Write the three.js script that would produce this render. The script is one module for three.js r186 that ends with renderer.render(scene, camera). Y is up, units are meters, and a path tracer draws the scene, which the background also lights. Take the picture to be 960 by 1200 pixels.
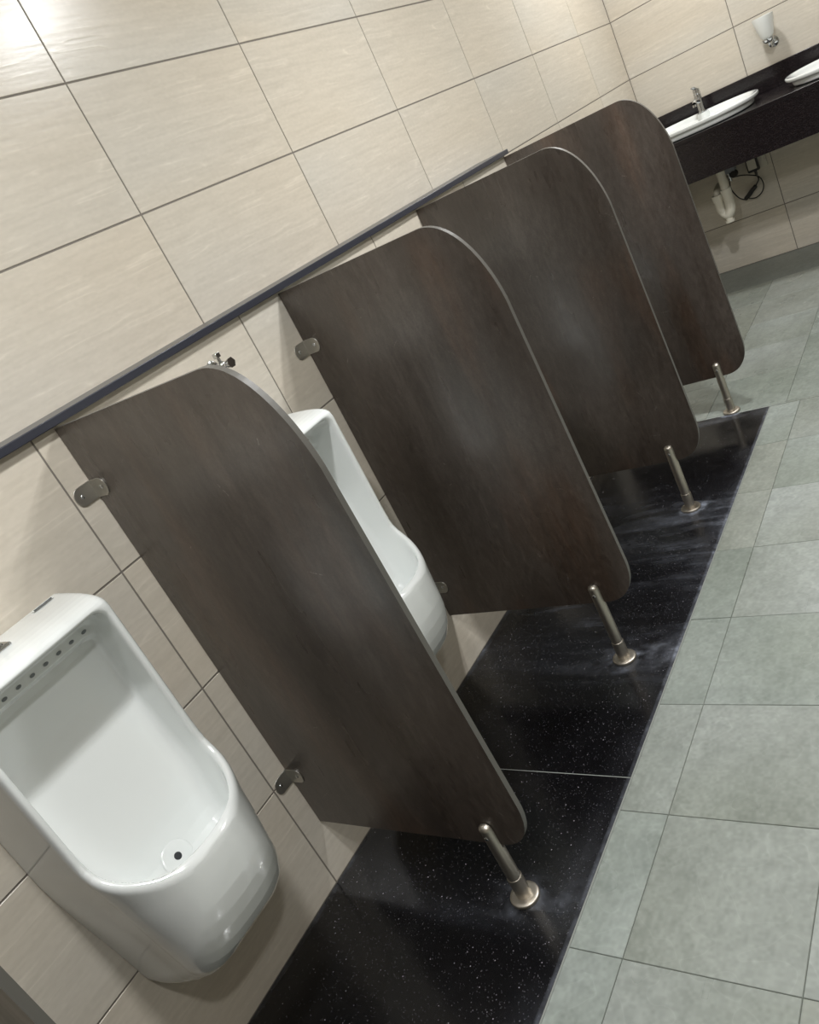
import * as THREE from 'three';
import { RoundedBoxGeometry } from 'three/addons/geometries/RoundedBoxGeometry.js';
import { mergeGeometries } from 'three/addons/utils/BufferGeometryUtils.js';
import { RectAreaLightUniformsLib } from 'three/addons/lights/RectAreaLightUniformsLib.js';

// ---------------------------------------------------------------- camera, light, exposure
// x: out of the urinal wall, y: up, -z: towards the washbasin wall. Metres.
const scene = new THREE.Scene();
scene.background = new THREE.Color(0x000000);
const camera = new THREE.PerspectiveCamera(63.936, 960 / 1200, 0.05, 30);
{
  const m = new THREE.Matrix4().set(
    0.76452824, 0.14126319, 0.62892073, 0,
    -0.43741564, 0.8303544, 0.3452233, 0,
    -0.47345975, -0.53903273, 0.69662012, 0,
    0, 0, 0, 1);
  camera.quaternion.setFromRotationMatrix(m);
  camera.position.set(1.44977, 1.29971, 1.03265);
}
const renderer = new THREE.WebGLRenderer({ antialias: true });
renderer.toneMapping = THREE.LinearToneMapping;
renderer.toneMappingExposure = 1.3;
renderer.shadowMap.enabled = true;
RectAreaLightUniformsLib.init();

const CEIL = 2.4;
const LAMP_COLOR = new THREE.Color().setRGB(0.985, 0.995, 1.0);
// recessed square panel lamps: [x, z, strength]
const LAMPS = [
  [1.05, -1.38, 450], [0.95, 0.62, 370], [0.5, -3.3, 270],
  [2.1, -1.15, 340], [2.1, 1.0, 230],
];
const LAMP_SIZE = 0.13;

// ---------------------------------------------------------------- helpers
const rng = (seed) => { let s = seed >>> 0; return () => { s = (s + 0x6D2B79F5) >>> 0; let t = s; t = Math.imul(t ^ (t >>> 15), t | 1); t ^= t + Math.imul(t ^ (t >>> 7), t | 61); return ((t ^ (t >>> 14)) >>> 0) / 4294967296; }; };
const V = (x, y, z) => new THREE.Vector3(x, y, z);
const clamp = (v, a, b) => Math.min(b, Math.max(a, v));
const lerp = (a, b, t) => a + (b - a) * t;
const sstep = (a, b, v) => { const t = clamp((v - a) / (b - a), 0, 1); return t * t * (3 - 2 * t); };
const taken = {};
function numbered(n) { const k = taken[n] = (taken[n] ?? -1) + 1; return k ? `${n}_${String(k).padStart(3, '0')}` : n; }
function mesh(name, geo, mat, parent) {
  const m = new THREE.Mesh(geo, mat); m.name = parent && parent !== scene ? name : numbered(name);
  m.castShadow = m.receiveShadow = true; (parent || scene).add(m); return m;
}
function thing(name, label, category, pos = [0, 0, 0], group) {
  const o = new THREE.Group(); o.name = numbered(name); o.position.set(...pos); scene.add(o);
  o.userData = { label, category }; if (group) o.userData.group = group; return o;
}
function structure(name, geo, mat, label, category) {
  const m = mesh(name, geo, mat); m.userData = { kind: 'structure', label, category }; return m;
}
const at = (g, x, y, z) => g.translate(x, y, z);
const box = (x0, x1, y0, y1, z0, z1) => at(new THREE.BoxGeometry(x1 - x0, y1 - y0, z1 - z0), (x0 + x1) / 2, (y0 + y1) / 2, (z0 + z1) / 2);
const rbox = (x0, x1, y0, y1, z0, z1, r, s = 2) => at(new RoundedBoxGeometry(x1 - x0, y1 - y0, z1 - z0, s, r), (x0 + x1) / 2, (y0 + y1) / 2, (z0 + z1) / 2);
const lathe = (pts, seg = 32) => new THREE.LatheGeometry(pts.map(p => new THREE.Vector2(p[0], p[1])), seg);
const tube = (pts, r, seg = 48, rad = 12) => new THREE.TubeGeometry(new THREE.CatmullRomCurve3(pts.map(p => V(...p)), false, 'centripetal'), seg, r, rad, false);

// periodic value noise
function makeNoise(seed, n = 64) {
  const r = rng(seed), a = new Float32Array(n * n); for (let i = 0; i < a.length; i++) a[i] = r();
  return (x, y, px = n, py = n) => {
    px = Math.min(n, Math.max(1, Math.round(px))); py = Math.min(n, Math.max(1, Math.round(py)));
    const xi = Math.floor(x), yi = Math.floor(y); let fx = x - xi, fy = y - yi;
    fx = fx * fx * (3 - 2 * fx); fy = fy * fy * (3 - 2 * fy);
    const x0 = ((xi % px) + px) % px, x1 = (x0 + 1) % px, y0 = ((yi % py) + py) % py, y1 = (y0 + 1) % py;
    return lerp(lerp(a[y0 * n + x0], a[y0 * n + x1], fx), lerp(a[y1 * n + x0], a[y1 * n + x1], fx), fy);
  };
}
function dataTex(w, h, fn, srgb) {
  const d = new Uint8Array(w * h * 4), o = [0, 0, 0];
  for (let j = 0; j < h; j++) for (let i = 0; i < w; i++) {
    fn(i / w, j / h, o, i, j); const k = (j * w + i) * 4;
    d[k] = clamp(o[0], 0, 255); d[k + 1] = clamp(o[1], 0, 255); d[k + 2] = clamp(o[2], 0, 255); d[k + 3] = 255;
  }
  const t = new THREE.DataTexture(d, w, h, THREE.RGBAFormat); t.magFilter = THREE.LinearFilter; t.minFilter = THREE.LinearMipmapLinearFilter; t.generateMipmaps = true;
  t.wrapS = t.wrapT = THREE.RepeatWrapping; if (srgb) t.colorSpace = THREE.SRGBColorSpace; t.needsUpdate = true; return t;
}

// ---------------------------------------------------------------- materials
const n1 = makeNoise(11), n2 = makeNoise(23), n3 = makeNoise(37), n4 = makeNoise(51);
// wall tile: beige porcelain with fine lengthwise veining; texture covers 2.4 x 1.2 m
const h1 = makeNoise(61, 256), h2 = makeNoise(67, 256), h3 = makeNoise(71, 256);
const tileStria = (u, v) => {
  const wv = 1.6 * n1(u * 8, v * 8, 8, 8) + 0.35 * n2(u * 36, v * 16, 36, 16);
  const a = h1(u * 14, v * 150 + wv, 14, 150), b = h2(u * 46, v * 240 + wv, 46, 240), c = h3(u * 250, v * 250, 250, 250);
  const ridge = Math.pow(1 - Math.abs(2 * h3(u * 16, v * 110 + wv * 1.2, 16, 110) - 1), 9) * sstep(0.62, 0.9, n1(u * 26, v * 60, 26, 60));
  return [a, b, c, ridge];
};
const tileMap = dataTex(2048, 1024, (u, v, o) => {
  const [a, b, c, r] = tileStria(u, v), big = n4(u * 5, v * 5, 5, 5), hue = n3(u * 4 + 7, v * 7, 4, 7);
  const k = (a - .5) * 6 + (b - .5) * 6 + (c - .5) * 5 + (big - .5) * 5 + r * 12;
  o[0] = 206 + k + (hue - .5) * 4; o[1] = 198 + k; o[2] = 184 + k - (hue - .5) * 5;
}, true);
const tileBump = dataTex(2048, 1024, (u, v, o) => {
  const [a, b, c, r] = tileStria(u, v); const k = 110 + (a - .5) * 70 + (b - .5) * 50 + (c - .5) * 25 + r * 70; o[0] = o[1] = o[2] = k;
});
const tileMat = new THREE.MeshPhysicalMaterial({ map: tileMap, bumpMap: tileBump, bumpScale: 0.0003, roughness: 0.27, specularIntensity: 0.9 });
const groutMat = new THREE.MeshStandardMaterial({ color: 0x7c766e, roughness: 0.95 });
const plasterMat = new THREE.MeshStandardMaterial({ color: 0x9d968a, roughness: 0.9 });
const ceilMat = new THREE.MeshStandardMaterial({ color: 0xe4e2dc, roughness: 0.95 });
// grey-green limestone floor slabs; texture covers 1.6 x 1.6 m
const stoneMap = dataTex(2048, 2048, (u, v, o) => {
  const big = n1(u * 5, v * 5, 5, 5), mid = n2(u * 18, v * 18, 18, 18), fi = n3(u * 64, v * 64, 64, 64);
  const g1 = n4(u * 128 % 64, v * 128 % 64), ang = n4(u * 40 + v * 9, v * 60 - u * 6, 64, 64);
  const spot = sstep(.84, .97, n2(u * 60 + 3, v * 60, 60, 60));
  const f1 = h1(u * 250, v * 250, 250, 250), f2 = h2(u * 200 + v * 14, v * 90 - u * 11, 256, 256), sc = Math.pow(1 - Math.abs(2 * h3(u * 34 + v * 21, v * 40 - u * 17, 256, 256) - 1), 30);
  const k = (big - .5) * 17 + (mid - .5) * 8 + (fi - .5) * 7 + (g1 - .5) * 5 + (f1 - .5) * 12 + (f2 - .5) * 8 + sc * 7 - spot * 6;
  o[0] = 140 + k; o[1] = 145 + k; o[2] = 139 + k + (big - .5) * 4;
}, true);
const stoneRough = dataTex(512, 512, (u, v, o) => { const k = 105 + (n2(u * 9, v * 9, 9, 9) - .5) * 70 + (n3(u * 40, v * 40, 40, 40) - .5) * 40; o[0] = o[1] = o[2] = k; });
const stoneMats = [0xffffff, 0xf8f8f6, 0xf4f7f5, 0xfbf9f5].map(c => new THREE.MeshStandardMaterial({ map: stoneMap, roughnessMap: stoneRough, roughness: 1.0, color: c }));
const floorJointMat = new THREE.MeshStandardMaterial({ color: 0x5d6159, roughness: 0.95 });
const borderMat = new THREE.MeshStandardMaterial({ map: stoneMap, roughness: 0.35, color: 0xcfd2d2 });

// ---------------------------------------------------------------- chamfered slab piece (18 triangles), lying in its own XY plane, face at z = 0, body behind
function slab(w, h, t, c, uo, vo, su, sv) {
  const P = [], N = [], U = [], I = [];
  const quad = (a, b, d, e) => {
    const n = new THREE.Vector3().subVectors(b, a).cross(new THREE.Vector3().subVectors(e, a)).normalize(), k = P.length / 3;
    for (const p of [a, b, d, e]) { P.push(p.x, p.y, p.z); N.push(n.x, n.y, n.z); U.push(uo + p.x / su, vo + p.y / sv); }
    I.push(k, k + 1, k + 2, k, k + 2, k + 3);
  };
  const ring = (i, z) => [V(i, i, z), V(w - i, i, z), V(w - i, h - i, z), V(i, h - i, z)];
  const f = ring(c, 0), m = ring(0, -c), b = ring(0, -t);
  quad(...f);
  for (let i = 0; i < 4; i++) { const j = (i + 1) % 4; quad(m[i], m[j], f[j], f[i]); quad(b[i], b[j], m[j], m[i]); }
  const g = new THREE.BufferGeometry();
  g.setAttribute('position', new THREE.Float32BufferAttribute(P, 3)); g.setAttribute('normal', new THREE.Float32BufferAttribute(N, 3)); g.setAttribute('uv', new THREE.Float32BufferAttribute(U, 2)); g.setIndex(I);
  return g;
}
const slabCache = {};
function sharedSlab(key, w, h, t, c, variant, su, sv) {
  const k = `${key}|${w.toFixed(4)}|${h.toFixed(4)}|${variant}`;
  if (!slabCache[k]) { const r = rng(1000 + variant * 77); slabCache[k] = slab(w, h, t, c, r(), r(), su, sv); }
  return slabCache[k];
}
// lays pieces between joints us x vs on a plane; place(mesh, u, v) positions each
function layPieces(parent, name, us, vs, gap, place, mats, key, su, sv, t, c, variants, skip) {
  const r = rng(us.length * 131 + vs.length * 17 + 5);
  for (let i = 0; i + 1 < us.length; i++) for (let j = 0; j + 1 < vs.length; j++) {
    const k = Math.floor(r() * variants), mi = Math.floor(r() * mats.length), lift = r();
    if (skip && skip(us[i], us[i + 1], vs[j], vs[j + 1])) continue;
    const w = us[i + 1] - us[i] - gap, h = vs[j + 1] - vs[j] - gap; if (w < 0.01 || h < 0.01) continue;
    const m = mesh(name, sharedSlab(key, w, h, t, c, k, su, sv), mats[mi], parent);
    place(m, us[i] + gap / 2, vs[j] + gap / 2, lift);
  }
}

// ---------------------------------------------------------------- room shell
const D = 0.118, ZB = -3.935, ZF = 2.0, XR = 3.0, TW = 0.6119, GAP = 0.004, ZEND = -1.95;
const YC = 1.1866, LEDGE_B = 1.194, LEDGE_T = 1.211;
const span = (a, b, inner) => [a, ...inner.filter(v => v > a + 0.012 && v < b - 0.012), b];
const zJoints = []; for (let k = -12; k < 12; k++) zJoints.push(-0.3641 + k * TW); zJoints.sort((a, b) => a - b);
const yUp = []; for (let k = -4; k < 6; k++) yUp.push(YC + k * 0.3);

// full-height urinal-side wall
const wallLeft = structure('wall_left', box(-D - 0.16, -D - 0.0015, -0.1, CEIL + 0.1, ZB - 0.15, ZF + 0.15), groutMat, 'beige tiled wall above the urinals, running up to the ceiling', 'wall');
const placeLeft = (x) => (m, u, v) => { m.rotation.y = Math.PI / 2; m.position.set(x, v, -u); };
// u runs along -z so that uv and faces stay right-handed
const zSorted = zJoints.map(z => -z).sort((a, b) => a - b);
layPieces(wallLeft, 'tile', span(-ZF, 2.1998, zSorted), span(YC, CEIL, yUp), GAP, placeLeft(-D), [tileMat], 'wall', 2.4, 1.2, 0.012, 0.0008, 10);
layPieces(wallLeft, 'tile', span(2.1998, -ZB, zSorted), span(0, CEIL, yUp), GAP, placeLeft(-D), [tileMat], 'wall', 2.4, 1.2, 0.012, 0.0008, 10);
layPieces(wallLeft, 'tile', [-ZEND, 2.1998], span(0, YC, yUp), GAP, placeLeft(-D), [tileMat], 'wall', 2.4, 1.2, 0.012, 0.0008, 10);
// lower boxed-out wall that carries the urinals
const wallLow = structure('wall_lower', box(-D, -0.0015, -0.05, LEDGE_B, ZEND + 0.0015, ZF + 0.01), groutMat, 'beige tiled half wall behind the urinals below the dark ledge', 'wall');
layPieces(wallLow, 'tile', span(-ZF, -ZEND, zJoints.map(z => -z).sort((a, b) => a - b)), [0.0, 0.2956, 0.5956, 0.8956, LEDGE_B + 0.002], GAP, placeLeft(0), [tileMat], 'wall', 2.4, 1.2, 0.012, 0.0008, 10);
layPieces(wallLow, 'tile', [-D, 0], [0.0, 0.2956, 0.5956, 0.8956, LEDGE_B + 0.002], GAP, (m, u, v) => { m.rotation.y = Math.PI; m.position.set(-u - D, v, ZEND); }, [tileMat], 'wall', 2.4, 1.2, 0.012, 0.0008, 6);
// washbasin wall
const wallBack = structure('wall_back', box(-D - 0.16, XR + 0.15, -0.1, CEIL + 0.1, ZB - 0.16, ZB - 0.0015), groutMat, 'beige tiled end wall behind the washbasin counter', 'wall');
const xJoints = []; for (let k = -2; k < 8; k++) xJoints.push(0.4425 + k * TW);
layPieces(wallBack, 'tile', span(-D, XR, xJoints), span(0, CEIL, [0.2600, 0.5690, 0.8780, YC, YC + .3, YC + .6, YC + .9, YC + 1.2]), GAP, (m, u, v) => m.position.set(u, v, ZB), [tileMat], 'wall', 2.4, 1.2, 0.012, 0.0008, 10);
// out of frame: opposite wall, wall behind the camera, ceiling
structure('wall_right', box(XR, XR + 0.15, -0.1, CEIL + 0.1, ZB - 0.15, ZF + 0.15), plasterMat, 'plain pale wall opposite the urinals', 'wall');
structure('wall_front', box(-D - 0.16, XR + 0.15, -0.1, CEIL + 0.1, ZF, ZF + 0.15), plasterMat, 'plain pale wall facing the washbasins', 'wall');
structure('ceiling', box(-D - 0.16, XR + 0.15, CEIL, CEIL + 0.12, ZB - 0.15, ZF + 0.15), ceilMat, 'plain white ceiling with recessed square lamps', 'ceiling');

// floor
const GX = 0.618, GZ = -1.908;
const floor = structure('floor', box(-D - 0.1, XR + 0.1, -0.12, -0.0022, ZB - 0.1, ZF + 0.1), floorJointMat, 'grey green stone slab floor with a black granite strip under the screens', 'floor');
const flat = (m, u, v, lift) => { m.rotation.x = -Math.PI / 2; m.position.set(u, -0.0006 * lift, -v); };
const fz = []; for (let k = -8; k < 16; k++) fz.push(0.033 + k * 0.3150);      // -z joints
const fx = []; for (let k = 0; k < 9; k++) fx.push(0.7255 + k * 0.2945);
layPieces(floor, 'stone_slab', span(GX + 0.003, XR, fx), span(-ZF, -GZ, fz), 0.0015, flat, stoneMats, 'stone', 1.6, 1.6, 0.02, 0.0008, 12);
layPieces(floor, 'stone_slab', span(-D, XR, [0.085, 0.38, 0.676, 0.97, 1.265, 1.56, 1.855, 2.15, 2.445, 2.74]), span(-GZ + 0.003, 3.49, fz), 0.0015, flat, stoneMats, 'stone', 1.6, 1.6, 0.02, 0.0008, 12);
layPieces(floor, 'border_slab', span(-D, XR, [1.1, 2.3]), [3.49, -ZB], 0.002, flat, [borderMat], 'border', 1.6, 1.6, 0.02, 0.0006, 4);

// black speckled granite with dried water scale; each slab has its own 1:1 texture
const postSpots = [[.49, .905], [.49, .197], [.485, -.516], [.485, -1.245], [.48, -1.935]];
function granite(x0, x1, z0, z1, W, H, seed) {
  const r = rng(seed), a = makeNoise(seed + 1), b = makeNoise(seed + 2), speck = new Uint8Array(W * H);
  for (let i = 0, n = W * H * 0.016; i < n; i++) { const p = Math.floor(r() * W * H), k = r(); speck[p] = speck[(p + 1) % (W * H)] = speck[(p + W) % (W * H)] = 18 + 70 * k * k; }
  for (let i = 0, n = W * H * 0.0005; i < n; i++) { const p = Math.floor(r() * W * H); speck[p] = speck[(p + 1) % (W * H)] = speck[(p + W) % (W * H)] = speck[(p + W + 1) % (W * H)] = 80 + 100 * r(); }
  const scale = (x, z) => {                       // 0..1 amount of dried water scale at a place on the slab
    const nb = a(x * 9, z * 9), nf = a(x * 40, z * 60), brush = b(x * 6, z * 55 + 2 * nb), arc = b((x + z) * 24, (x - z) * 5);
    let s = 0;
    s += sstep(.606, .614, x) * .40 * (.4 + nf) + sstep(.52, .615, x) * .30 * nb * (.5 + arc);
    const streak = sstep(-.28, -.55, z) * (1 - sstep(-1.3, -1.5, z));
    const hair = b(x * 14, z * 260 % 64);
    s += streak * (.07 + .22 * sstep(.35, .95, brush) * (.3 + nb) * (.4 + .9 * hair) * (.5 + nf));
    for (const [px, pz] of postSpots) {
      const d = Math.hypot(x - px, z - pz - .005), wob = d * (1 + .5 * (nb - .5)), th = Math.atan2(z - pz, x - px);
      s += Math.exp(-(((wob - .034) / .012) ** 2)) * .55 * nf * (pz < -1 ? 1.7 : .7) + Math.exp(-(((x - px - .03) / .09) ** 2 + ((z - pz + .01) / .05) ** 2)) * .45 * (.3 + .7 * arc) * nf * 1.2;
      s += Math.exp(-(((x - px + .09) / .16) ** 2 + ((z - pz - .06) / .035) ** 2)) * (pz < -1 ? .5 : .18) * (.3 + brush);
    }
    s += (1 - sstep(.004, .022, x)) * .28 * (.5 + nf);
    return clamp(s, 0, .9);
  };
  const map = dataTex(W, H, (u, v, o, i, j) => {
    const x = lerp(x0, x1, u), z = lerp(z1, z0, v), s = scale(x, z) * (.75 + .5 * a(x * 150, z * 150)), k = speck[j * W + i], g = 9 + 5 * b(x * 60, z * 60);
    o[0] = lerp(g + k, 108, s); o[1] = lerp(g + k * .97, 113, s); o[2] = lerp(g + 2 + k, 124, s);
  }, true);
  const rough = dataTex(W >> 1, H >> 1, (u, v, o) => { const x = lerp(x0, x1, u), z = lerp(z1, z0, v); const k = 255 * clamp(.13 + .07 * a(x * 30, z * 30) + .55 * scale(x, z), 0, 1); o[0] = o[1] = o[2] = k; });
  const m = new THREE.MeshPhysicalMaterial({ map, roughnessMap: rough, roughness: 1 });
  const g = slab(x1 - x0, z1 - z0, 0.02, 0.0006, 0, 0, x1 - x0, z1 - z0), o = mesh('granite_slab', g, m, floor);
  o.rotation.x = -Math.PI / 2; o.position.set(x0, 0.0008, z1); o.userData.label = 'black speckled granite slab with whitish dried water marks';
}
granite(0.001, GX, GZ, -0.1215, 620, 1790, 301);
granite(0.001, GX, -0.1195, ZF - 0.005, 620, 2040, 402);
const paleGrout = new THREE.MeshStandardMaterial({ color: 0x868984, roughness: 0.9 });
mesh('grout_line', box(0.001, GX, -0.02, 0.0004, -0.1215, -0.1195), paleGrout, floor);
mesh('grout_line', box(GX, GX + 0.0035, -0.02, -0.0004, GZ, ZF), paleGrout, floor);
mesh('grout_line', box(0.001, GX, -0.02, -0.0004, GZ - 0.003, GZ), paleGrout, floor);

// ---------------------------------------------------------------- dark ledge on the half wall
const darkStone = new THREE.MeshPhysicalMaterial({ color: 0x31333c, roughness: 0.3 });
structure('trim_1', rbox(-D, 0.018, LEDGE_B, LEDGE_T, ZEND - 0.006, ZF, 0.002), darkStone, 'dark polished granite ledge capping the tiled half wall', 'ledge');

// ---------------------------------------------------------------- urinals
function sdPoly(p, x, y) {
  let d = 1e9, s = 1; const n = p.length;
  for (let i = 0, j = n - 1; i < n; j = i++) {
    const ex = p[j][0] - p[i][0], ey = p[j][1] - p[i][1], wx = x - p[i][0], wy = y - p[i][1];
    const t = clamp((wx * ex + wy * ey) / (ex * ex + ey * ey), 0, 1), bx = wx - ex * t, by = wy - ey * t, q = bx * bx + by * by; if (q < d) d = q;
    const c1 = y >= p[i][1], c2 = y < p[j][1], c3 = ex * wy > ey * wx; if ((c1 && c2 && c3) || (!c1 && !c2 && !c3)) s = -s;
  }
  return s * Math.sqrt(d);
}
const smax = (a, b, k) => { const h = Math.max(k - Math.abs(a - b), 0) / k; return Math.max(a, b) + h * h * k * .25; };
const smin = (a, b, k) => -smax(-a, -b, k);
const spline = (pts, n) => new THREE.SplineCurve(pts.map(p => new THREE.Vector2(...p))).getPoints(n).map(p => [p.x, p.y]);
const outSide = [[-.05, .946], ...spline([[.0, .946], [.06, .945], [.11, .942], [.148, .935], [.163, .925], [.168, .910]], 12), ...spline([[.168, .72], [.168, .640], [.176, .601], [.200, .577], [.230, .557], [.256, .541], [.274, .532], [.285, .527]], 16),
  ...spline([[.287, .512], [.281, .44], [.263, .378], [.228, .322], [.172, .276], [.11, .246], [.05, .232], [.0, .229]], 14), [-.05, .229]];
const cavSide = [[.40, .96], [.175, .918], [.12, .912], [.088, .900], [.070, .888], [.066, .866], [.050, .856], [.046, .84], [.046, .76],
  ...spline([[.050, .715], [.070, .640], [.095, .555], [.120, .480], [.146, .450], [.19, .442], [.238, .456], [.261, .500], [.275, .55]], 16), [.40, .60]];
function urinalSDF(x, y, w) {
  const aw = Math.abs(w), xs = .165, f = lerp(.80, 1, sstep(.23, .60, y)), low = 1 - sstep(.50, .60, y), ax = (.166 - .09 * clamp(x, 0, xs)) * f;
  const plan = (A, B, n) => { if (x < xs) return aw - A; const q = Math.pow(Math.pow(aw / A, n) + Math.pow((x - xs) / B, n), 1 / n); return (q - 1) * Math.min(A, B); };
  let o = smax(sdPoly(outSide, x, y), plan(ax - .006 * low * sstep(.02, .12, x), .121, 1.9), lerp(.06, .016, sstep(.28, .5, y)));
  const ca = lerp(.108, .136, sstep(.44, .62, y)) + .010 * (1 - sstep(.04, .17, x)) * sstep(.6, .75, y), cb = lerp(.088, .107, sstep(.45, .51, y));
  const c = smax(sdPoly(cavSide, x, y), plan(ca, cb, 2.0), lerp(.034, .026, sstep(.5, .8, y)));
  return Math.max(smax(o, -c, .012), -x);
}
function surfaceNet(f, lo, hi, h) {
  const n = [0, 1, 2].map(i => Math.ceil((hi[i] - lo[i]) / h) + 1), [nx, ny, nz] = n, v = new Float32Array(nx * ny * nz);
  for (let k = 0, q = 0; k < nz; k++) for (let j = 0; j < ny; j++) for (let i = 0; i < nx; i++, q++) v[q] = f(lo[0] + i * h, lo[1] + j * h, lo[2] + k * h);
  const id = new Int32Array(nx * ny * nz).fill(-1), P = [], N = [], I = [], S = [1, nx, nx * ny];
  const E = []; for (let a = 0; a < 8; a++) for (let b = 0; b < 3; b++) if (!(a & (1 << b))) E.push([a, a | (1 << b)]);
  const off = (c) => (c & 1) * S[0] + ((c >> 1) & 1) * S[1] + ((c >> 2) & 1) * S[2];
  for (let k = 0; k < nz - 1; k++) for (let j = 0; j < ny - 1; j++) for (let i = 0; i < nx - 1; i++) {
    const q = i + nx * (j + ny * k); let x = 0, y = 0, z = 0, m = 0;
    for (const [a, b] of E) {
      const va = v[q + off(a)], vb = v[q + off(b)]; if ((va < 0) === (vb < 0)) continue;
      const t = va / (va - vb); x += (a & 1) + t * ((b & 1) - (a & 1)); y += ((a >> 1) & 1) + t * (((b >> 1) & 1) - ((a >> 1) & 1)); z += ((a >> 2) & 1) + t * (((b >> 2) & 1) - ((a >> 2) & 1)); m++;
    }
    if (!m) continue;
    let p = [lo[0] + (i + x / m) * h, lo[1] + (j + y / m) * h, lo[2] + (k + z / m) * h];
    const e = .0012, G = (p) => [f(p[0] + e, p[1], p[2]) - f(p[0] - e, p[1], p[2]), f(p[0], p[1] + e, p[2]) - f(p[0], p[1] - e, p[2]), f(p[0], p[1], p[2] + e) - f(p[0], p[1], p[2] - e)];
    let g = G(p), l = Math.hypot(...g) || 1; const d0 = clamp(f(...p) / Math.max(l / (2 * e), .5), -h * .5, h * .5); p = p.map((c, r) => c - d0 * g[r] / l);
    g = G(p); l = Math.hypot(...g) || 1;
    id[q] = P.length / 3; P.push(...p); N.push(g[0] / l, g[1] / l, g[2] / l);
  }
  for (let k = 1; k < nz - 1; k++) for (let j = 1; j < ny - 1; j++) for (let i = 1; i < nx - 1; i++) {
    const q = i + nx * (j + ny * k);
    for (let a = 0; a < 3; a++) {
      const s0 = v[q] < 0, s1 = v[q + S[a]] < 0; if (s0 === s1) continue;
      const b = S[(a + 1) % 3], c = S[(a + 2) % 3], r = [id[q - b - c], id[q - c], id[q], id[q - b]];
      if (s0) I.push(r[0], r[1], r[2], r[0], r[2], r[3]); else I.push(r[0], r[2], r[1], r[0], r[3], r[2]);
    }
  }
  const g = new THREE.BufferGeometry(); g.setAttribute('position', new THREE.Float32BufferAttribute(P, 3)); g.setAttribute('normal', new THREE.Float32BufferAttribute(N, 3)); g.setIndex(I); return g;
}
const ceramic = new THREE.MeshPhysicalMaterial({ color: 0xe9ecea, roughness: 0.12, clearcoat: 0.6, clearcoatRoughness: 0.05 });
const chrome = new THREE.MeshStandardMaterial({ color: 0xc9cbcc, metalness: 1, roughness: 0.14 });
const steel = new THREE.MeshStandardMaterial({ color: 0xbdb6ab, metalness: 1, roughness: 0.4 });
const sprayMat = new THREE.MeshStandardMaterial({ color: 0x83888a, roughness: 0.7 });
const blackHole = new THREE.MeshStandardMaterial({ color: 0x2a2d30, roughness: 0.7 });
function marchTo(p, dir) { const q = p.clone(); for (let i = 0; i < 400; i++) { if (urinalSDF(q.x, q.y, q.z) < 0) break; q.addScaledVector(dir, .001); } const e = .002; const n = V(urinalSDF(q.x + e, q.y, q.z) - urinalSDF(q.x - e, q.y, q.z), urinalSDF(q.x, q.y + e, q.z) - urinalSDF(q.x, q.y - e, q.z), urinalSDF(q.x, q.y, q.z + e) - urinalSDF(q.x, q.y, q.z - e)).normalize(); return [q, n]; }
function onSurface(name, geo, mat, parent, p, dir, lift = .0006) {   // geo faces +y
  const [q, n] = marchTo(p, dir), m = mesh(name, geo, mat, parent); m.quaternion.setFromUnitVectors(V(0, 1, 0), n); m.position.copy(q).addScaledVector(n, lift); return m;
}
function stampTexture() {
  const c = document.createElement('canvas'); c.width = 256; c.height = 40; const g = c.getContext('2d');
  g.fillStyle = '#e9ecea'; g.fillRect(0, 0, 256, 40); g.fillStyle = '#3d4246'; g.beginPath(); g.moveTo(26, 2); g.lineTo(254, 2); g.lineTo(230, 38); g.lineTo(2, 38); g.fill();
  g.fillStyle = '#9aa0a4'; for (let i = 0; i < 7; i++) { const x = 52 + i * 24; g.fillRect(x, 10, 5, 20); g.fillRect(x + 9, 10 + (i % 3) * 4, 6, 12); }
  const t = new THREE.CanvasTexture(c); t.colorSpace = THREE.SRGBColorSpace; return t;
}
const stampMat = new THREE.MeshStandardMaterial({ map: stampTexture(), roughness: 0.8 });
const bodyGeo = surfaceNet(urinalSDF, [-.012, .190, -.180], [.345, .960, .180], .0042);
function buildUrinal(label, z) {
  const t = thing('urinal', label, 'urinal', [0.0005, 0, z], 'wall urinals under the ledge');
  mesh('bowl', bodyGeo, ceramic, t);
  for (let i = 0; i < 10; i++) onSurface('spray_hole', lathe([[0, .0004], [.0030, .0004], [.0034, 0]], 12).scale(1, 1, 1.6), sprayMat, t, V(.13, .876, -.128 + i * .0285), V(-1, 0, 0), .0014);
  const dr = onSurface('drain_cover', lathe([[0, .003], [.025, .0026], [.029, .0012], [.030, 0]], 40), ceramic, t, V(.128, .56, .003), V(0, -1, 0), .0010);
  const hole = mesh('drain_hole', lathe([[0, .0006], [.0066, .0006], [.0072, 0]], 20), blackHole, dr); hole.position.y = .0028;
  const arc = new THREE.TorusGeometry(.0302, .0007, 6, 40, 1.7).rotateX(Math.PI / 2).rotateY(.15);
  const gp = mesh('drain_gap', arc, blackHole, dr); gp.position.y = .0015; gp.rotation.y = .9;
  const b = mesh('flush_button', rbox(-.026, .026, 0, .010, -.024, .024, .0045, 3), chrome, t); b.position.set(.062, .9410, .010);
  mesh('button_cap', rbox(-.016, .016, .008, .0135, -.015, .015, .0025, 3), chrome, b);
  const st = mesh('maker_stamp', new THREE.PlaneGeometry(.044, .012).rotateX(-Math.PI / 2), stampMat, t); st.rotation.y = Math.PI / 2; st.position.set(.020, .9476, -.120);
  st.userData.label = 'small dark printed maker mark';
  return t;
}
const urinalZ = [.538, -.166, -.887, -1.596];
buildUrinal('white ceramic urinal wholly open to view with drain hole and spray holes showing', urinalZ[0]);
buildUrinal('white ceramic urinal half hidden behind the first dark screen in the row', urinalZ[1]);
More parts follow.
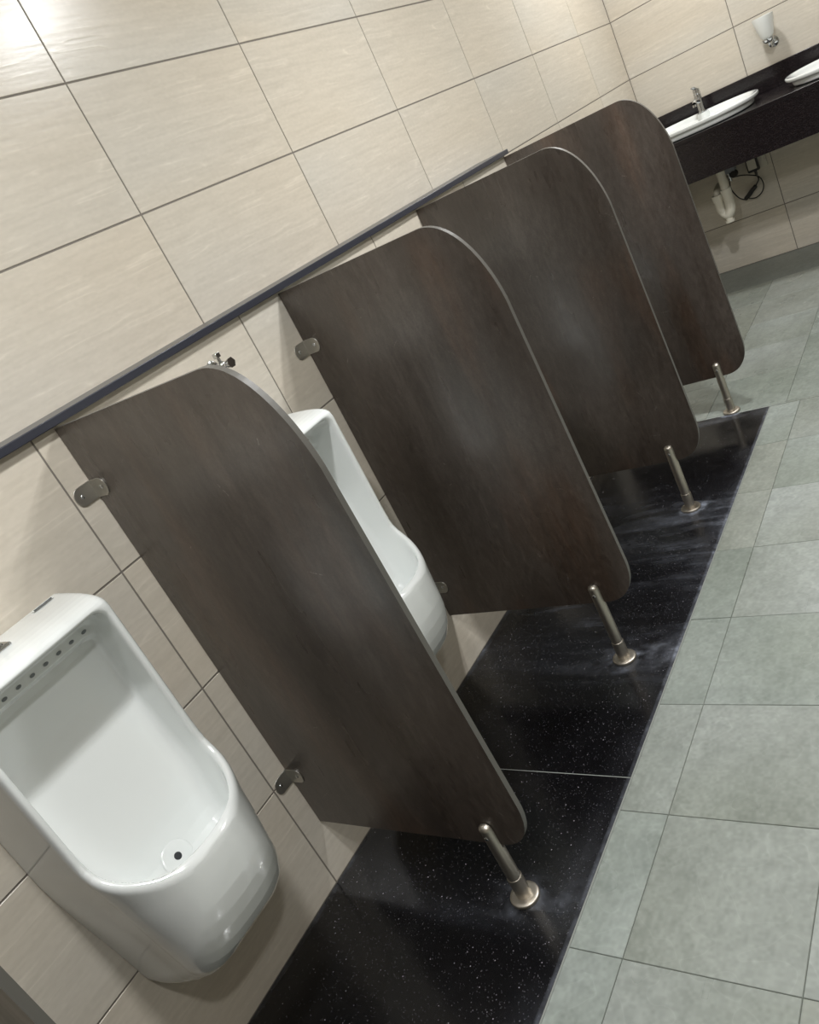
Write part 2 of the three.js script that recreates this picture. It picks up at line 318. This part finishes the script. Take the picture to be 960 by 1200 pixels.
buildUrinal('white ceramic urinal hidden between the second and third dark screens', urinalZ[2]);
buildUrinal('white ceramic urinal hidden between the third screen and the one by the washbasins', urinalZ[3]);

// chrome stop valves above the urinals
function valve(z, label) {
  const t = thing('stop_valve', label, 'valve', [0, 1.122, z], 'chrome stop valves under the ledge'); t.scale.setScalar(.82);
  mesh('wall_flange', lathe([[0, .006], [.014, .006], [.023, .001], [.024, 0]], 28).rotateZ(-Math.PI / 2), chrome, t).position.set(.0005, 0, 0);
  mesh('body', mergeGeometries([at(new THREE.CylinderGeometry(.009, .009, .036, 20).rotateZ(Math.PI / 2), .02, 0, 0), at(new THREE.SphereGeometry(.0135, 20, 14), .038, 0, 0), at(new THREE.CylinderGeometry(.0075, .0075, .05, 18), .038, -.03, 0)]), chrome, t);
  mesh('outlet_nut', at(new THREE.CylinderGeometry(.011, .011, .014, 6), .038, -.052, 0), chrome, t);
  mesh('supply_pipe', tube([[.038, -.055, 0], [.038, -.10, .01], [.05, -.15, .04], [.065, -.186, .05]], .005), chrome, t);
  mesh('handle', mergeGeometries([at(new THREE.CylinderGeometry(.006, .006, .014, 14).rotateZ(Math.PI / 2), .055, 0, 0), at(new THREE.CylinderGeometry(.015, .010, .018, 6).rotateZ(-Math.PI / 2), .069, 0, 0)].map(g => g.toNonIndexed())), chrome, t);
  const lev = mesh('spindle_cap', mergeGeometries([at(new THREE.CylinderGeometry(.005, .005, .014, 12), .038, .018, 0), at(new RoundedBoxGeometry(.016, .014, .016, 2, .002), .038, .031, 0)].map(g => g.index ? g.toNonIndexed() : g)), chrome, t);
  return t;
}
valve(.489, 'chrome stop valve on the wall above the fully visible urinal');
valve(-1.65, 'chrome stop valve on the wall between the third and the last screen');
valve(-.215, 'chrome stop valve on the wall peeking over the first dark screen');
valve(-.955, 'chrome stop valve on the wall behind the second dark screen top');

// ---------------------------------------------------------------- privacy screens
function laminate(seed) {
  const a = makeNoise(seed), b = makeNoise(seed + 1), c = makeNoise(seed + 2);
  const r = rng(seed), scuffs = []; for (let i = 0; i < 26; i++) scuffs.push([r(), r() * .95, .004 + .03 * r() * r(), r() * 6.28, .3 + .7 * r()]);
  return dataTex(640, 1100, (u, v, o, i, j) => {
    const s1 = a(u * 13 + 1.2 * b(u * 5, v * 5), v * 3.6), s2 = b(u * 44, v * 11), s3 = c(u * 9 + 3, v * 2.2), fine = a(u * 180 % 64, v * 60), gr = c(u * 300 % 64, v * 420 % 64), mot = b(u * 90 % 64, v * 62 + 2 * s1);
    const cloud = a(u * 4 + 9, v * 4.5), rust = sstep(.60, .88, b(u * 7 + 2, v * 3.4 + 5)) * (.3 + .7 * s2);
    let k = (s1 - .5) * 12 + (s2 - .5) * 6 + (s3 - .5) * 9 + (fine - .5) * 7 + (gr - .5) * 11 + (mot - .5) * 12 + (cloud - .5) * 17, w = 0;
    for (const [x, y, len, th, st] of scuffs) { const dx = u - x, dy = (v - y) * 1.7, p = dx * Math.cos(th) + dy * Math.sin(th), q = Math.abs(-dx * Math.sin(th) + dy * Math.cos(th)); if (Math.abs(p) < len && q < .0016) w = Math.max(w, st * sstep(.3, .6, gr)); }
    o[0] = 67 + k + rust * 7 + w * 50; o[1] = 59 + k + w * 52; o[2] = 53 + k - rust * 4 + w * 54;
  }, true);
}
const lamRough = dataTex(320, 550, (u, v, o) => { const k = 82 + (n1(u * 9, v * 4) - .5) * 40 + (n2(u * 50, v * 12) - .5) * 24; o[0] = o[1] = o[2] = k; });
const edgeMat = new THREE.MeshStandardMaterial({ color: 0x5b5954, roughness: 0.4 });
const PT = 0.012;
function panelOutline(y0) {
  const s = new THREE.Shape(); s.moveTo(.0025, y0); s.lineTo(.505, y0 + .004);
  s.bezierCurveTo(.560, y0 + .006, .592, y0 + .05, .592, y0 + .115); s.lineTo(.577, .985);
  s.bezierCurveTo(.568, 1.095, .518, 1.1895, .445, 1.1895); s.lineTo(.0025, 1.1895); s.closePath(); return s;
}
function leaf() {   // bracket leaf in XY: from x=0 to x=.046, D-shaped outer end
  const s = new THREE.Shape(); s.moveTo(0, -.0185); s.lineTo(.029, -.0185); s.bezierCurveTo(.040, -.0185, .046, -.011, .046, 0); s.bezierCurveTo(.046, .011, .040, .0185, .029, .0185); s.lineTo(0, .0185); s.closePath();
  return new THREE.ExtrudeGeometry(s, { depth: .0016, bevelEnabled: true, bevelThickness: .0004, bevelSize: .0004, bevelSegments: 1, curveSegments: 10 });
}
const leafGeo = leaf(), screwGeo = lathe([[0, .0022], [.0025, .0020], [.0042, .0008], [.0044, 0]], 16);
const bracketSteel = new THREE.MeshStandardMaterial({ color: 0xc2bfb8, metalness: 1, roughness: 0.42 });
function screen(label, zp, y0, ys, px, seed) {
  const t = thing('privacy_screen', label, 'partition', [0, 0, zp], 'dark privacy screens between the urinals');
  const sh = panelOutline(y0), pts = sh.getPoints(20), mat = new THREE.MeshPhysicalMaterial({ map: laminate(seed), roughnessMap: lamRough, roughness: 1, ior: 1.65, clearcoat: 0.5, clearcoatRoughness: 0.38 });
  const face = new THREE.ShapeGeometry(sh, 20), uv = face.attributes.uv, po = face.attributes.position;
  for (let i = 0; i < uv.count; i++) uv.setXY(i, po.getX(i) / .6, (po.getY(i) - .13) / 1.07);
  const back = face.clone(); { const ix = Array.from(back.index.array); for (let i = 0; i < ix.length; i += 3) [ix[i], ix[i + 1]] = [ix[i + 1], ix[i]]; back.setIndex(ix); const nn = back.attributes.normal; for (let i = 0; i < nn.count; i++) nn.setXYZ(i, 0, 0, -1); back.translate(0, 0, -PT); }
  mesh('panel', mergeGeometries([face, back]), mat, t);
  // edge band round the sheet
  const P = [], I = [], n = pts.length;
  for (let i = 0; i <= n; i++) { const p = pts[i % n]; P.push(p.x, p.y, 0, p.x, p.y, -PT); if (i < n) { const k = i * 2; I.push(k, k + 1, k + 2, k + 1, k + 3, k + 2); } }
  let eg = new THREE.BufferGeometry(); eg.setAttribute('position', new THREE.Float32BufferAttribute(P, 3)); eg.setIndex(I); eg = eg.toNonIndexed(); eg.computeVertexNormals();
  mesh('edge_band', eg, edgeMat, t).userData.label = 'pale grey edge strip';
  // L-shaped wall brackets
  for (const y of ys) {
    const b = new THREE.Group(); b.name = 'wall_bracket'; b.position.set(.0008, y, .0006); t.add(b);
    const m1 = mesh('panel_leaf', leafGeo, bracketSteel, b);
    const m2 = mesh('wall_leaf', leafGeo, bracketSteel, b); m2.rotation.y = -Math.PI / 2; m2.position.x = .0020;
    const s1 = mesh('screw', screwGeo, chrome, b); s1.rotation.x = Math.PI / 2; s1.position.set(.030, 0, .0019);
    const s2 = mesh('screw', screwGeo, chrome, b); s2.rotation.z = -Math.PI / 2; s2.position.set(.0022, 0, .030);
  }
  // slotted floor post
  const post = new THREE.Group(); post.name = 'support_post'; post.position.set(px, 0, .001); t.add(post);
  const R = .0142, up = .054;
  mesh('tube', at(new THREE.CylinderGeometry(R, R, y0 - .006, 28), 0, (y0 - .006) / 2 + .002, .0), steel, post);
  const hs = new THREE.Shape(); const hz = .0006; { const a0 = Math.asin(hz / R); for (let i = 0; i <= 18; i++) { const a = a0 + (Math.PI - 2 * a0) * i / 18; hs[i ? 'lineTo' : 'moveTo'](R * Math.cos(a), R * Math.sin(a)); } hs.closePath(); }
  const half = new THREE.ExtrudeGeometry(hs, { depth: up, bevelEnabled: false }).rotateX(-Math.PI / 2);   // z_shape -> -z
  const hg = half.rotateY(Math.PI).translate(0, y0 - .004, 0);
  const dome = new THREE.SphereGeometry(R, 24, 8, 0, Math.PI, 0, Math.PI / 2); dome.scale(1, .8, 1); dome.translate(0, y0 - .004 + up, hz);
  mesh('slotted_top', mergeGeometries([hg.index ? hg.toNonIndexed() : hg, dome.toNonIndexed()]), steel, post);
  mesh('collar', lathe([[R + .0001, .060], [R + .0018, .059], [R + .0018, .008], [R + .0001, .008]], 28), steel, post);
  mesh('flange', lathe([[0, .0095], [.023, .0095], [.0300, .0085], [.0315, .006], [.0315, .0015]], 40), steel, post);
  const sc = mesh('fixing_screw', screwGeo, chrome, post); sc.rotation.x = Math.PI / 2; sc.position.set(0, y0 + .034, R - .0002);
  return t;
}
screen('dark brown screen in front of the fully visible urinal, only its edge showing', .915, .150, [1.05, .29], .49, 610);
screen('dark brown laminate screen beside the fully visible urinal', .197, .146, [1.058, .293], .492, 620);
screen('dark brown laminate screen second beyond the fully visible urinal', -.516, .180, [1.042, .280], .482, 630);
screen('dark brown laminate screen third beyond the fully visible urinal', -1.245, .176, [1.045, .285], .484, 640);
screen('dark brown laminate screen at the end of the ledge near the washbasins', -1.935, .147, [1.045, .285], .477, 650);

// ---------------------------------------------------------------- washbasin counter
const CZ = -3.40, CT = 0.838;
const counterStone = new THREE.MeshPhysicalMaterial({ roughness: 0.2, map: dataTex(1024, 256, (u, v, o, i, j) => { const r = n3(u * 256 % 64, v * 64), s = n4(u * 512 % 64, v * 128 % 64); const k = r * 12 + (s > .86 ? 26 : 0); o[0] = 24 + k; o[1] = 19 + k; o[2] = 21 + k; }, true) });
{
  const t = thing('washbasin_counter', 'black speckled granite washbasin counter with deep apron along the end wall', 'counter', [0, 0, ZB]);
  const x0 = -D + .001, x1 = 2.2, dz = CZ - ZB;
  mesh('worktop', rbox(x0, x1, CT - .02, CT, .001, dz, .0025), counterStone, t);
  mesh('apron', rbox(x0, x1, .626, CT - .0205, dz - .022, dz - .002, .002), counterStone, t);
  mesh('backsplash', rbox(x0, x1, CT + .0005, .945, .001, .021, .002), counterStone, t);
  mesh('support_panel', rbox(x1 - .02, x1, .0, CT - .0205, .001, dz - .023, .002), counterStone, t);
}
function basin(x, label) {
  const t = thing('washbasin', label, 'washbasin', [x, CT, -3.632], 'white oval washbasins on the counter');
  const prof = [[0, .001], [.20, .001], [.270, .002], [.280, .006], [.283, .020], [.284, .026], [.304, .030], [.308, .035], [.309, .044], [.305, .048], [.292, .047], [.282, .040], [.274, .026], [.25, .0145], [.14, .008], [.02, .006], [0, .006]];
  const g = lathe(prof.flatMap((p, i) => i ? [[lerp(prof[i - 1][0], p[0], .5), lerp(prof[i - 1][1], p[1], .5)], p] : [p]), 80), gp = g.attributes.position;
  for (let i = 0; i < gp.count; i++) {                     // rounded-oblong plan
    const x = gp.getX(i), z = gp.getZ(i), r = Math.hypot(x, z); if (r < 1e-6) continue;
    const q = Math.pow(Math.pow(Math.abs(x / r), 2.5) + Math.pow(Math.abs(z / r), 2.5), -1 / 2.5); gp.setX(i, x * q); gp.setZ(i, z * q * .214 / .308);
  }
  g.computeVertexNormals();
  mesh('bowl', g, ceramic, t);
  mesh('tap_deck', at(new THREE.CylinderGeometry(.030, .034, .040, 28), 0, .026, -.185), ceramic, t);
  mesh('drain', at(lathe([[0, .003], [.014, .003], [.018, .0015], [.019, 0]], 24), 0, .0065, 0), chrome, t);
}
basin(.218, 'white oval washbasin with the chrome tap, beside the tiled urinal wall');
basin(.965, 'white oval washbasin farther along the counter from the urinal wall');
for (const [tx, where] of [[.218, 'on the washbasin beside the urinal wall'], [.965, 'on the washbasin farther from the urinal wall']]) {
  const t = thing('tap', 'chrome single lever tap ' + where, 'tap', [tx, CT + .0465, -3.815], 'chrome washbasin taps');
  mesh('body', lathe([[0, 0], [.022, 0], [.023, .004], [.019, .008], [.018, .09], [.0185, .098], [0, .098]], 32), chrome, t);
  mesh('spout', mergeGeometries([tube([[0, .055, .006], [0, .066, .05], [0, .070, .085], [0, .060, .108]], .0105, 24, 14), at(new THREE.CylinderGeometry(.011, .011, .012, 16), 0, .053, .109)]), chrome, t);
  mesh('lever', mergeGeometries([at(new THREE.CylinderGeometry(.017, .018, .018, 28), 0, .109, 0), at(new RoundedBoxGeometry(.022, .007, .07, 2, .003).rotateX(-.28), 0, .124, .018)].map(g => g.index ? g.toNonIndexed() : g)), chrome, t);
}
// wall lamp, switched off
const opal = new THREE.MeshPhysicalMaterial({ color: 0xf0f1ee, roughness: 0.35, transmission: 0.25, thickness: 0 });
{
  const t = thing('wall_lamp', 'unlit wall lamp with white frosted glass cup shade above the counter', 'lamp', [.592, 1.062, ZB]);
  mesh('wall_plate', lathe([[0, .016], [.010, .015], [.021, .009], [.026, .001], [.026, 0]], 32).rotateX(Math.PI / 2), chrome, t).position.set(.006, -.02, .0005);
  mesh('arm', tube([[.006, -.022, .012], [.004, -.03, .04], [0, -.028, .07], [0, -.006, .082]], .007, 24, 12), chrome, t);
  mesh('shade_holder', at(lathe([[0, 0], [.016, 0], [.025, .008], [.028, .020], [.026, .022], [0, .022]], 28), 0, -.012, .082), chrome, t);
  mesh('shade', at(lathe([[.0, .004], [.020, .005], [.030, .018], [.038, .045], [.046, .085], [.050, .108], [.047, .108], [.043, .085], [.035, .046], [.026, .02], [0, .010]], 40), 0, .004, .082), opal, t);
}
// plumbing under the counter
const pvc = new THREE.MeshStandardMaterial({ color: 0xe6e1d2, roughness: 0.4 });
{
  const t = thing('drain_trap', 'white plastic drain trap hanging under the washbasin counter', 'drain pipe', [.24, 0, -3.70]);
  mesh('tailpiece', at(new THREE.CylinderGeometry(.0215, .0215, .336, 24), 0, .65, 0), pvc, t);
  mesh('slip_nut', at(new THREE.CylinderGeometry(.029, .027, .034, 12), 0, .475, 0), pvc, t);
  mesh('bend', tube([[0, .485, 0], [0, .42, 0], [-.004, .385, 0], [-.026, .358, -.008], [-.05, .385, -.016], [-.054, .42, -.018], [-.054, .45, -.02]], .026, 40, 16), pvc, t);
  mesh('cleanout_cap', mergeGeometries([at(new THREE.CylinderGeometry(.018, .018, .03, 18), -.026, .335, -.008), at(new THREE.CylinderGeometry(.024, .024, .012, 12), -.026, .322, -.008)]), pvc, t);
  mesh('outlet_nut', at(new THREE.CylinderGeometry(.031, .031, .034, 12), -.054, .455, -.02), pvc, t);
  mesh('outlet_pipe', tube([[-.054, .46, -.02], [-.054, .485, -.03], [-.054, .495, -.07], [-.054, .497, -.233]], .017, 30, 14), pvc, t);
}
const darkPlastic = new THREE.MeshStandardMaterial({ color: 0x1d1a18, roughness: 0.45 });
const greyPlastic = new THREE.MeshStandardMaterial({ color: 0x8b9197, roughness: 0.4 });
const whitePlastic = new THREE.MeshStandardMaterial({ color: 0xc9c3b4, roughness: 0.4 });
{
  const t = thing('valve_box', 'grey valve box with dark round knob under the counter beside the drain trap', 'valve box', [.237, .53, ZB]);
  mesh('housing', rbox(-.035, .03, .0, .11, .001, .06, .006), greyPlastic, t);
  mesh('knob', at(new THREE.CylinderGeometry(.018, .02, .03, 22).rotateX(Math.PI / 2), .02, -.012, .05), darkPlastic, t);
  mesh('coupling', at(new THREE.CylinderGeometry(.012, .012, .05, 18), -.012, -.02, .03), chrome, t);
}
{
  const t = thing('wall_socket', 'white wall socket plate under the counter', 'socket', [.372, .535, ZB]);
  mesh('plate', rbox(-.048, .048, -.045, .045, .001, .012, .004), whitePlastic, t);
  mesh('switch', rbox(.022, .040, -.014, .014, .011, .016, .002), whitePlastic, t);
}
{
  const t = thing('power_adapter', 'white power adapter with black surround plugged into the wall socket', 'adapter', [.352, .527, ZB + .013]);
  mesh('surround', rbox(-.030, .030, -.040, .036, 0, .03, .006), darkPlastic, t);
  mesh('body', rbox(-.022, .022, -.026, .030, .0305, .038, .003), whitePlastic, t);
  mesh('cable_boot', at(new THREE.CylinderGeometry(.008, .005, .03, 14), .006, -.052, .016), darkPlastic, t);
}
{
  const t = thing('power_cable', 'thin black looped cable with inline connector hanging under the counter', 'cable', [0, 0, ZB]);
  mesh('cable', mergeGeometries([
    tube([[.358, .462, .029], [.362, .44, .03], [.350, .425, .03], [.315, .385, .03], [.288, .365, .03]], .0035, 30, 8),
    tube([[.288, .360, .03], [.325, .352, .03], [.362, .372, .03], [.378, .41, .03], [.366, .452, .03], [.33, .475, .03], [.285, .492, .03], [.250, .500, .04]], .0032, 50, 8),
    tube([[.275, .358, .03], [.245, .378, .03], [.228, .41, .035], [.218, .45, .04], [.226, .500, .045]], .0032, 40, 8)]), darkPlastic, t);
  mesh('connector', at(new RoundedBoxGeometry(.085, .022, .020, 2, .005).rotateZ(.62), .305, .388, .03), darkPlastic, t);
}

// ---------------------------------------------------------------- ceiling lamps (out of frame)
const lampGlow = new THREE.MeshStandardMaterial({ color: 0xffffff, emissive: 0xfff6e6, emissiveIntensity: 4 });
const lampFrame = new THREE.MeshStandardMaterial({ color: 0xe8e8e6, roughness: 0.5 });
const lampSpots = ['over the middle of the dark screens', 'over the fully visible urinal', 'over the washbasin counter', 'over the open floor facing the screens', 'over the open floor facing the visible urinal'];
for (const [i, [x, z, p]] of LAMPS.entries()) {
  const t = thing('ceiling_lamp', 'square recessed ceiling lamp ' + lampSpots[i], 'lamp', [x, CEIL, z], 'ceiling lamps');
  const h = LAMP_SIZE / 2, e = h + .018;
  const fr = [[-e, e, -e, -h], [-e, e, h, e], [-e, -h, -h, h], [h, e, -h, h]].map(([a, b, c, d]) => box(a, b, -.012, -.0005, c, d));
  mesh('frame', mergeGeometries(fr), lampFrame, t);
  mesh('diffuser', box(-h, h, -.006, -.001, -h, h), lampGlow, t);
  const L = new THREE.RectAreaLight(LAMP_COLOR, p, LAMP_SIZE, LAMP_SIZE); L.position.set(0, -.009, 0); L.rotation.x = -Math.PI / 2; t.add(L);
}

renderer.render(scene, camera);
